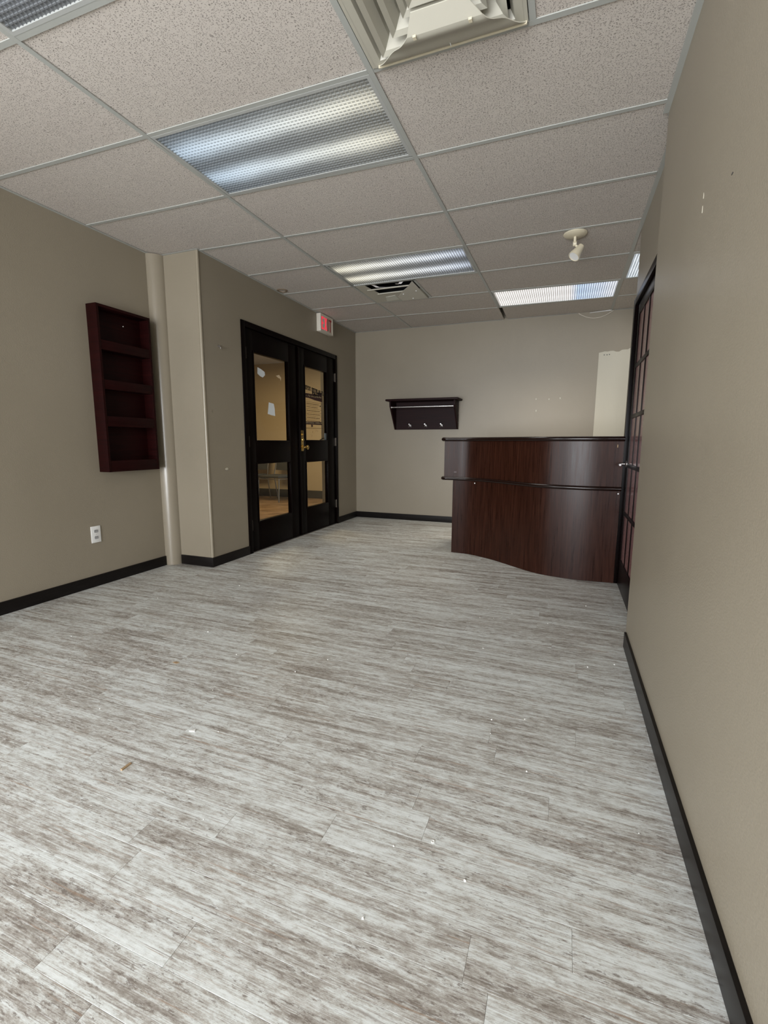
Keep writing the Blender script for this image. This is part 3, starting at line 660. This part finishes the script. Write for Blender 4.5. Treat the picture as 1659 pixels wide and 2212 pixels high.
# ------------------------------------------------------------------ double door
fx0, fx1 = XC - T, XC + .012
cas = MB(); cw = .052
cas.box((fx0, DY0 - .0, 0), (fx1, DY0 + cw, DZ)); cas.box((fx0, DY1 - cw, 0), (fx1, DY1, DZ)); cas.box((fx0, DY0 + cw, DZ - cw), (fx1, DY1 - cw, DZ))
tag(cas.build('trim_2', M_dark, bevel=.003), 'espresso casing around the double door', 'trim', kind='structure')
B('trim_3', M_steel, (XC - .07, DY0 + cw, -.002), (XC + .012, DY1 - cw, .008)); tag(bpy.data.objects['trim_3'], 'thin metal threshold under the double door', 'threshold', kind='structure')
def leaf(name, y0, y1, wins, hinge_y, label, astragal=None):
    xo, xi = XC - .048, XC - .004; z0, z1 = .012, DZ - cw - .003
    root = thing(name, (XC, (y0 + y1) / 2, 0), label, 'door', kind='structure')
    (wa, wb_, la, lb), (ua, ub) = wins
    ys = wa; ye = wb_
    B('stile', M_dark, (xo, y0, z0), (xi, ys, z1), root, .0015); B('stile', M_dark, (xo, ye, z0), (xi, y1, z1), root, .0015)
    B('bottom_rail', M_dark, (xo, ys, z0), (xi, ye, la), root, .0012); B('lock_rail', M_dark, (xo, ys, lb), (xi, ye, ua), root, .0012); B('top_rail', M_dark, (xo, ys, ub), (xi, ye, z1), root, .0012)
    for a, b in ((la, lb), (ua, ub)):
        f = MB(); g = .016; 
        for (p, q) in (((ys, a), (ys + g, b)), ((ye - g, a), (ye, b)), ((ys + g, a), (ye - g, a + g)), ((ys + g, b - g), (ye - g, b))): f.box((xo + .004, p[0], p[1]), (xi + .004, q[0], q[1]))
        gs = f.build('glazing_bead', M_dark, root, .002)
        B('glass_pane', M_glass, (xo + .020, ys + g * .5, a + g * .5), (xo + .025, ye - g * .5, b - g * .5), root)
    for hz in (1.895, 1.082, .274):
        h = MB().cyl((XC + .004, hinge_y, hz - .052), (XC + .004, hinge_y, hz + .052), .0065, n=12); h.box((XC - .006, hinge_y - .016, hz - .05), (XC + .002, hinge_y + .016, hz + .05)); h.build('hinge', M_hinge, root, smooth=True)
    return root
dl = leaf('door_1', DY0 + cw + .003, 4.640, ((3.835, 4.455, .285, .880), (1.080, 1.935)), DY0 + cw, 'left leaf of the espresso double door, with white paper scraps on its glass')
dr = leaf('door_2', 4.646, DY1 - cw - .003, ((4.775, 5.325, .300, .862), (1.088, 1.945)), DY1 - cw, 'right leaf of the espresso double door, with brass lock and lettered glass')
B('astragal', M_dark, (XC - .006, 4.628, .012), (XC + .010, 4.658, DZ - cw - .01), dl, .003)
# brass lock on the right leaf
lk = MB().box((XC - .004, 4.668, .978), (XC + .004, 4.722, 1.212)).build('lock_plate', M_brass, dr, .0035)
MB().lathe([(.010, 0), (.010, .012), (.007, .015)], (XC + .004, 4.695, 1.165), (1, 0, 0), 14).build('cylinder', M_brass, lk, smooth=True)
MB().lathe([(.019, 0), (.018, .010), (.014, .014)], (XC + .004, 4.695, 1.105), (1, 0, 0), 18).build('thumb_turn', M_brass, lk, smooth=True)
MB().lathe([(.026, 0), (.026, .006), (.011, .012), (.010, .030), (.020, .038), (.027, .050), (.027, .060), (.018, .068), (.004, .070)], (XC + .002, 4.71, 1.020), (1, .12, 0), 22).build('knob', M_brass, dr, smooth=True)
# scraps and print on the glass (room side)
gx = XC - .048 + .0255
def gl_flat(name, m, parent, pts, th=.0008, x=gx): return MB().prism(pts, 0, x, x + th).build(name, m, parent)
gl_flat('paper_scrap', M_paper, dl, [(3.93, 1.795), (3.985, 1.785), (4.045, 1.765), (4.05, 1.735), (4.01, 1.708), (3.97, 1.715), (3.925, 1.735)])
gl_flat('paper_scrap', M_paper, dl, [(4.10, 1.475), (4.185, 1.468), (4.20, 1.42), (4.205, 1.345), (4.14, 1.35), (4.075, 1.36), (4.09, 1.42)])
gl_flat('tape_scrap', M_tape, dl, [(4.24, 1.755), (4.30, 1.77), (4.335, 1.745), (4.325, 1.71), (4.315, 1.735), (4.28, 1.738)])
gl_flat('tape_scrap', M_tape, dl, [(3.855, 1.13), (3.875, 1.15), (3.885, 1.10), (3.86, 1.095)])
# header lettering, printed to be read from the hallway (mirror image here, mostly worn away)
rd = random.Random(5)
def glyphs(y0, y1, za, zb, hgt, m, parent, gap=.006):
    y = y0
    while y < y1:
        wd = rd.uniform(.016, .026)
        if rd.random() < .14: y += .016; continue
        t_ = (y - y0) / (y1 - y0); z = za + (zb - za) * t_; k = rd.randrange(5)
        mb = MB(); st = .0075
        mb.box((gx, y, z), (gx + .0008, y + st, z + hgt))
        if k in (0, 1, 3): mb.box((gx, y, z + hgt - .011), (gx + .0008, y + wd, z + hgt))
        if k in (0, 2, 4): mb.box((gx, y, z), (gx + .0008, y + wd, z + .011))
        if k in (1, 4): mb.box((gx, y + wd - st, z), (gx + .0008, y + wd, z + hgt))
        if k in (0, 3): mb.box((gx, y, z + hgt * .45), (gx + .0008, y + wd * .8, z + hgt * .45 + .01))
        mb.build('letter', m, parent); y += wd + gap
glyphs(4.79, 5.31, 1.683, 1.640, .048, M_decal, dr, .002)
glyphs(4.965, 5.14, 1.640, 1.625, .034, M_decal, dr, .001)
def pl(m, pts, name='print'): return gl_flat(name, m, dr, pts, .0006, gx - .0005)
pl(M_maroon, [(4.785, 1.588), (4.90, 1.590), (5.03, 1.575), (5.225, 1.565), (5.225, 1.600), (5.215, 1.675), (5.12, 1.672), (5.11, 1.640), (4.98, 1.640), (4.90, 1.640), (4.785, 1.638)], 'banner')
glyphs(4.80, 5.19, 1.605, 1.610, .018, M_poster, dr, .004)
pl(M_maroon, [(4.785, 1.283), (5.215, 1.288), (5.215, 1.325), (4.785, 1.316)], 'banner'); pl(M_maroon, blot(4.965, 1.270, .018, 1.4), 'banner'); pl(M_maroon, blot(4.80, 1.272, .014, 1.4), 'banner')
glyphs(4.80, 5.20, 1.296, 1.303, .010, M_poster, dr, .003)
for i, z in enumerate((1.545, 1.508, 1.466, 1.425, 1.385, 1.348)):
    pl(M_brown, [(4.795, z - .0015), (5.21, z - .0015), (5.21, z + .0008), (4.795, z + .0008)])
    pl(M_brown, [(4.80, z - .024), (4.832, z - .024), (4.832, z - .017), (4.80, z - .017)]); y = 4.85
    while y < 5.15 - (i == 1) * .05:
        a = rd.uniform(.012, .04); pl(M_brown, [(y, z - .024 + rd.uniform(-.002, .002)), (y + a, z - .024), (y + a, z - .016), (y, z - .017)]); y += a + .006
pl(M_decal, [(5.165, 1.525), (5.195, 1.513), (5.165, 1.501)], 'arrow'); pl(M_brown, [(4.80, 1.240), (5.24, 1.243), (5.24, 1.248), (4.80, 1.245)])
for y, z in ((4.975, 1.20), (5.06, 1.215), (5.10, 1.215), (4.955, 1.155)): pl(M_brown, [(y, z - .012), (y + .004, z - .012), (y + .010, z + .010), (y + .006, z + .010)])
B('glass_bracket', M_grey, (gx, 5.265, 1.108), (gx + .012, 5.322, 1.19), dr, .001)
MB().tube([(gx + .002, 5.15, 1.102), (gx + .008, 5.20, 1.122), (gx + .008, 5.235, 1.128)], .006).build('latch_tab', M_decal, dr)

# ------------------------------------------------------------------ hallway beyond the double door
HX0, HX1, HY0, HY1 = -8.2, XC - T, YC + .22, 7.95
tag(B('floor_hallway', M_hfloor, (HX0, HY0, -.10), (HX1, HY1, -.001)), 'brown mottled hallway floor seen through the double door', 'floor', kind='structure')
tag(B('wall_hallway_back', M_hall, (HX0, HY1, -.1), (HX1, HY1 + .1, TOP)), 'tan hallway wall seen through the double door glass', 'wall', kind='structure')
tag(B('wall_hallway_left', M_hall, (HX0 - .1, HY0, -.1), (HX0, HY1 + .1, TOP)), 'tan end wall of the hallway', 'wall', kind='structure')
tag(B('wall_hallway_front', M_hall, (HX0 - .1, HY0 - .1, -.1), (XC - T, HY0, TOP)), 'tan near wall of the hallway', 'wall', kind='structure')
tag(B('ceiling_hallway', mat('hallway_ceiling', (.42, .36, .27), .9), (HX0 - .1, HY0 - .1, HC), (HX1, HY1 + .1, HC + .05)), 'plain hallway ceiling', 'ceiling', kind='structure')
tag(B('baseboard_hallway', M_hbase, (HX0, HY1 - .012, 0), (HX1, HY1, .15)), 'dark rubber base along the hallway wall', 'baseboard', kind='structure')
def hall_chair(x, y, rz, label, lean=.10):
    r = thing('waiting_chair', (0, 0, 0), label, 'chair', 'waiting chairs seen through the left door glass')
    M = Matrix.Translation((x, y, 0)) @ Matrix.Rotation(rz, 4, 'Z')
    r.location = (x, y, 0)
    def tr(mb): mb.v = [tuple(M @ Vector(v)) for v in mb.v]; return mb
    tr(MB().box((-.23, -.22, .43), (.23, .22, .475))).build('seat', M_uphol, r, .012)
    tr(MB().hexa([(-.22, .235, .55), (.22, .235, .55), (.22, .26, .55), (-.22, .26, .55)], [(-.22, .235 + lean, .90), (.22, .235 + lean, .90), (.22, .26 + lean, .90), (-.22, .26 + lean, .90)])).build('backrest', M_uphol, r, .01)
    for s_ in (-1, 1):
        tr(MB().tube([(s_ * .24, -.24, 0), (s_ * .24, -.22, .42)], .011)).build('leg', M_metalleg, r, smooth=True)
        tr(MB().tube([(s_ * .24, .30, 0), (s_ * .24, .21, .45), (s_ * .235, .245, .60), (s_ * .235, .25 + lean, .92)], .011)).build('leg', M_metalleg, r, smooth=True)
    tr(MB().tube([(-.24, -.225, .41), (.24, -.225, .41)], .010).tube([(-.24, .215, .41), (.24, .215, .41)], .010).tube([(-.24, -.225, .41), (-.24, .215, .41)], .010).tube([(.24, -.225, .41), (.24, .215, .41)], .010)).build('seat_frame', M_metalleg, r, smooth=True)
hall_chair(-5.58, 7.42, .06, 'metal waiting chair with dark seat, left one behind the door glass')
hall_chair(-4.98, 7.40, -.12, 'metal waiting chair with dark seat, right one behind the door glass', .08)

# ------------------------------------------------------------------ coat rack
rx0, rx1, rz0, rz1 = -2.205, -1.325, 1.252, 1.615
ck = thing('coat_rack', ((rx0 + rx1) / 2, YB, rz0), 'dark wooden coat rack shelf with chrome rail and three hooks on the back wall', 'coat rack')
B('back_panel', M_rack, (rx0 + .018, YB - .018, rz0), (rx1 - .018, YB, rz1), ck)
for a, b in ((rx0, rx0 + .018), (rx1 - .018, rx1)):
    MB().prism([(YB, rz0), (YB - .035, rz0), (YB - .245, 1.555), (YB - .245, rz1), (YB, rz1)], 0, a, b).build('side_bracket', M_rack, ck, .001)
MB().box((rx0 - .045, YB - .285, rz1), (rx1 + .045, YB, rz1 + .026)).build('shelf_board', M_rack, ck, .009)
MB().cyl((rx0 + .018, YB - .215, 1.540), (rx1 - .018, YB - .215, 1.540), .0105, n=16).build('hanging_rail', M_chrome, ck, smooth=True)
for a in (rx0 + .018, rx1 - .018): MB().lathe([(.018, 0), (.017, .006)], (a, YB - .215, 1.540), (1 if a < -2 else -1, 0, 0), 16).build('rail_socket', M_steel, ck, smooth=True)
for hx in (-1.985, -1.766, -1.548):
    h = MB().lathe([(.016, 0), (.014, .004)], (hx, YB - .018, 1.305), (0, -1, 0), 14).build('hook', M_steel, ck, smooth=True)
    MB().tube([(hx, YB - .020, 1.300), (hx, YB - .04, 1.290), (hx, YB - .06, 1.296), (hx, YB - .066, 1.312)], .0045).build('hook_arm', M_steel, h, smooth=True)
    MB().tube([(hx - .022, YB - .024, 1.286), (hx, YB - .03, 1.292), (hx + .022, YB - .024, 1.286)], .004).build('hook_bar', M_steel, h, smooth=True)
    MB().lathe([(.004, 0), (.0105, .003), (.0115, .010), (.006, .015)], (hx, YB - .062, 1.322), (0, -1, 0), 14).build('hook_knob', M_chrome, h, smooth=True)
for z in (1.58, 1.46, 1.34): MB().lathe([(.004, 0), (.003, .002)], (rx1, YB - .02, z), (1, 0, 0), 8).build('screw', M_steel, ck)

# ------------------------------------------------------------------ reception counter
ctrl = [(-1.0, 4.475), (-.82, 4.445), (-.635, 4.350), (-.5, 4.250), (-.358, 4.128), (-.196, 4.000), (-.05, 3.938), (.16, 3.905), (.408, 3.915)]
def smoothpath(P, n=6):
    out = []
    for i in range(len(P) - 1):
        p0 = Vector(P[max(i - 1, 0)]); p1 = Vector(P[i]); p2 = Vector(P[i + 1]); p3 = Vector(P[min(i + 2, len(P) - 1)])
        for k in range(n):
            t_ = k / n; out.append(.5 * ((2 * p1) + (p2 - p0) * t_ + (2 * p0 - 5 * p1 + 4 * p2 - p3) * t_ ** 2 + (3 * p1 - p0 - 3 * p2 + p3) * t_ ** 3))
    out.append(Vector(P[-1])); return out
low = smoothpath(ctrl)
def shift(path, d): 
    out = []
    for i, p in enumerate(path):
        t_ = (path[min(i + 1, len(path) - 1)] - path[max(i - 1, 0)]).normalized(); out.append(p + Vector((t_.y, -t_.x)) * d)
    return out
ct = thing('reception_counter', (-.3, 4.4, 0), 'dark mahogany reception counter with wavy front and black bullnose edges', 'counter')
MB().sweep(low, [(0, .002), (0, .722), (-.022, .722), (-.022, .002)]).build('lower_panel', M_mahog, ct, smooth=True)
upc = [(-1.082, 4.462), (-.95, 4.458)] + [(x, y) for x, y in ctrl[1:]]
up_ = shift(smoothpath(upc), .014)
MB().sweep(up_, [(0, .748), (0, 1.092), (-.022, 1.092), (-.022, .748)]).build('upper_panel', M_mahog, ct, smooth=True)
def bull(zc, r, back): 
    pr_ = [(r * math.sin(a) , zc + r * math.cos(a)) for a in [math.pi * i / 12 for i in range(13)]]
    return pr_ + [(-back, zc - r), (-back, zc + r)]
def capline(off, yb):
    p = shift(smoothpath(upc), off); x0 = p[0].x - .018; c = [Vector((x0, yb)), Vector((x0, p[0].y + .03))]
    for i in range(1, 6):
        a = math.pi / 2 * i / 6; c.append(Vector((x0 + .03 * (1 - math.cos(a)), p[0].y + .03 - .03 * math.sin(a))))
    return c + p
MB().sweep(capline(.016, 4.60), bull(.735, .0165, .030)).build('middle_rail', M_capw, ct, smooth=True)
MB().sweep(capline(.016, 4.86), bull(1.109, .0185, .030)).build('top_edge', M_capw, ct, smooth=True)
cp = capline(-.012, 4.86)
poly = [(v.x, v.y) for v in cp] + [(.408, 4.30)] + [(v.x, v.y + .38) for v in reversed(low[8:-6])] 
MB().prism(poly, 2, 1.0925, 1.1265).build('countertop', M_mahog, ct)
B('end_panel', M_mahog, (-1.0, 4.475, .002), (-.978, 5.12, .722), ct); B('upper_end_panel', M_mahog, (-1.082, 4.49, .748), (-1.06, 4.84, 1.092), ct)
poly = [(v.x, v.y + .02) for v in low] + [(.408, 4.62), (-.978, 5.14)]
MB().prism(poly, 2, .722, .746).build('worktop', M_mahog, ct)
B('inner_panel', M_mahog, (.30, 4.25, .002), (.322, 4.60, .722), ct); B('back_upright', M_mahog, (-.30, 4.36, .746), (-.278, 4.50, 1.092), ct); B('back_upright', M_mahog, (-1.05, 4.80, .746), (-.80, 4.82, 1.092), ct)
for x_, y_, z_ in ((-.775, 4.405, .700), (.392, 3.893, .700)): MB().lathe([(.006, 0), (.005, .003)], (x_, y_, z_), (0, -1, 0), 10).build('screw_cap', M_white, ct)
x_, y_ = -.93, 4.448; B('worn_label', mat('worn_label', (.075, .05, .048), .5), (x_ - .055, y_ - .0035, .792), (x_ + .035, y_ + .006, .804), ct)
B('chip_mark', M_tan, (.362, 3.893, 1.045), (.368, 3.899, 1.066), ct)

# ------------------------------------------------------------------ glazed door on the right
jx0 = W2 - .012
cs = MB(); DN, DF = 3.03, 3.965; hz = 2.10
cs.box((jx0, DF - .045, 0), (W2 + .03, Y2 + .0, hz)); cs.box((jx0, DN, hz - .05), (W2 + .05, DF - .045, hz)); cs.box((jx0, DN - .02, 0), (W2 + .05, DN + .045, hz - .05))
tag(cs.build('trim_4', M_dark, bevel=.002), 'espresso casing around the glazed door on the right', 'trim', kind='structure')
pd = thing('door_3', (W2, 3.5, 0), 'espresso glazed door with fifteen small panes on the right', 'door', kind='structure')
px0, px1 = W2 + .008, W2 + .044; y0, y1 = DN + .048, DF - .048; ws = .10
ga, gb = y0 + ws, y1 - ws; gz0, gz1 = .215, 1.965
B('stile', M_dark, (px0, y0, .01), (px1, ga, 2.045), pd, .001); B('stile', M_dark, (px0, gb, .01), (px1, y1, 2.045), pd, .001)
B('bottom_rail', M_dark, (px0, ga, .01), (px1, gb, gz0), pd, .001); B('top_rail', M_dark, (px0, ga, gz1), (px1, gb, 2.045), pd, .001)
cw3 = (gb - ga) / 3; rh = (gz1 - gz0) / 5
for i in (1, 2): B('muntin', M_dark, (px0 + .002, ga + cw3 * i - .010, gz0), (px1 - .002, ga + cw3 * i + .010, gz1), pd, .003)
for i in range(1, 5): B('muntin', M_dark, (px0 + .001, ga, gz0 + rh * i - .014), (px1 - .003, gb, gz0 + rh * i + .014), pd, .003)
for i in range(3):
    for k in range(5):
        B('glass_pane', M_pane, (px0 + .007, ga + cw3 * i + (.014 if i else 0), gz0 + rh * k + (.014 if k else 0)), (px0 + .012, ga + cw3 * (i + 1) - (.014 if i < 2 else 0), gz0 + rh * (k + 1) - (.014 if k < 4 else 0)), pd)
hy = y1 - .05; hz_ = .925
rs = MB().lathe([(.026, -.004), (.026, .004), (.014, .008), (.008, .012), (.008, .048)], (px0, hy, hz_), (-1, 0, 0), 20).build('door_handle', M_steel, pd, smooth=True)
MB().tube([(px0 - .042, hy, hz_), (px0 - .052, hy - .03, hz_ - .002), (px0 - .050, hy - .08, hz_ - .004)], .008, 10).build('lever', M_steel, rs, smooth=True)
B('strike_plate', M_steel, (W2 - .0135, DF - .043, hz_ - .06), (W2 - .011, DF - .035, hz_ + .06), pd)

# ------------------------------------------------------------------ crumbs on the floor
tag(MB().hexa([(-1.318, 1.000, 0), (-1.308, 1.000, 0), (-1.308, 1.038, 0), (-1.318, 1.042, 0)], [(-1.317, 1.002, .004), (-1.309, 1.001, .004), (-1.309, 1.036, .003), (-1.317, 1.038, .003)]).build('wood_splinter', M_tan), 'small tan wood splinter on the floor at lower left', 'splinter')
tag(MB().prism([(-1.262, 1.248), (-1.238, 1.252), (-1.245, 1.264)], 2, 0, .003).build('paper_chip', M_chalk), 'tiny pale triangular chip on the floor behind the splinter', 'chip')
tag(MB().prism([(-1.75, 1.655), (-1.725, 1.650), (-1.715, 1.663), (-1.74, 1.668)], 2, 0, .002).build('orange_flake', M_tan), 'small orange flake on the floor in the left middle', 'flake')
rr = MB(); n = 20
vs_ = [(-.277 + r * math.cos(2 * math.pi * i / n), 1.102 + r * math.sin(2 * math.pi * i / n), z) for r, z in ((.0028, .0), (.0028, .002), (.0048, .002), (.0048, .0)) for i in range(n)]
rr.add(vs_, [(k * n + i, k * n + (i + 1) % n, (k + 1) * n + (i + 1) % n, (k + 1) * n + i) for k in range(3) for i in range(n)])
tag(rr.build('plastic_ring', M_chalk), 'tiny white plastic ring on the floor near the bottom middle', 'ring')
cm = MB(); rc = random.Random(21)
pts = [(-.372, 1.05), (-.21, 1.736), (.252, 1.337), (-1.264, .857), (-.914, .937), (-2.637, 5.489), (-2.60, 5.47)] + [(rc.uniform(-2.6, .3), rc.uniform(.8, 5.0)) for _ in range(70)]
for x, y in pts:
    if y < YC and x < -3.1 or y > 3.8 and x > -1.2: continue
    s_ = rc.uniform(.0015, .0042); a = rc.uniform(0, 3); c, d = math.cos(a) * s_, math.sin(a) * s_
    cm.hexa([(x - c, y - d, 0), (x + d, y - c, 0), (x + c, y + d, 0), (x - d, y + c, 0)], [(x - c * .6, y - d * .6, s_), (x + d * .6, y - c * .6, s_ * .8), (x + c * .6, y + d * .6, s_), (x - d * .6, y + c * .6, s_ * .7)])
tag(cm.build('plaster_crumbs', M_chalk), 'white plaster crumbs scattered over the plank floor', 'crumbs', kind='stuff')
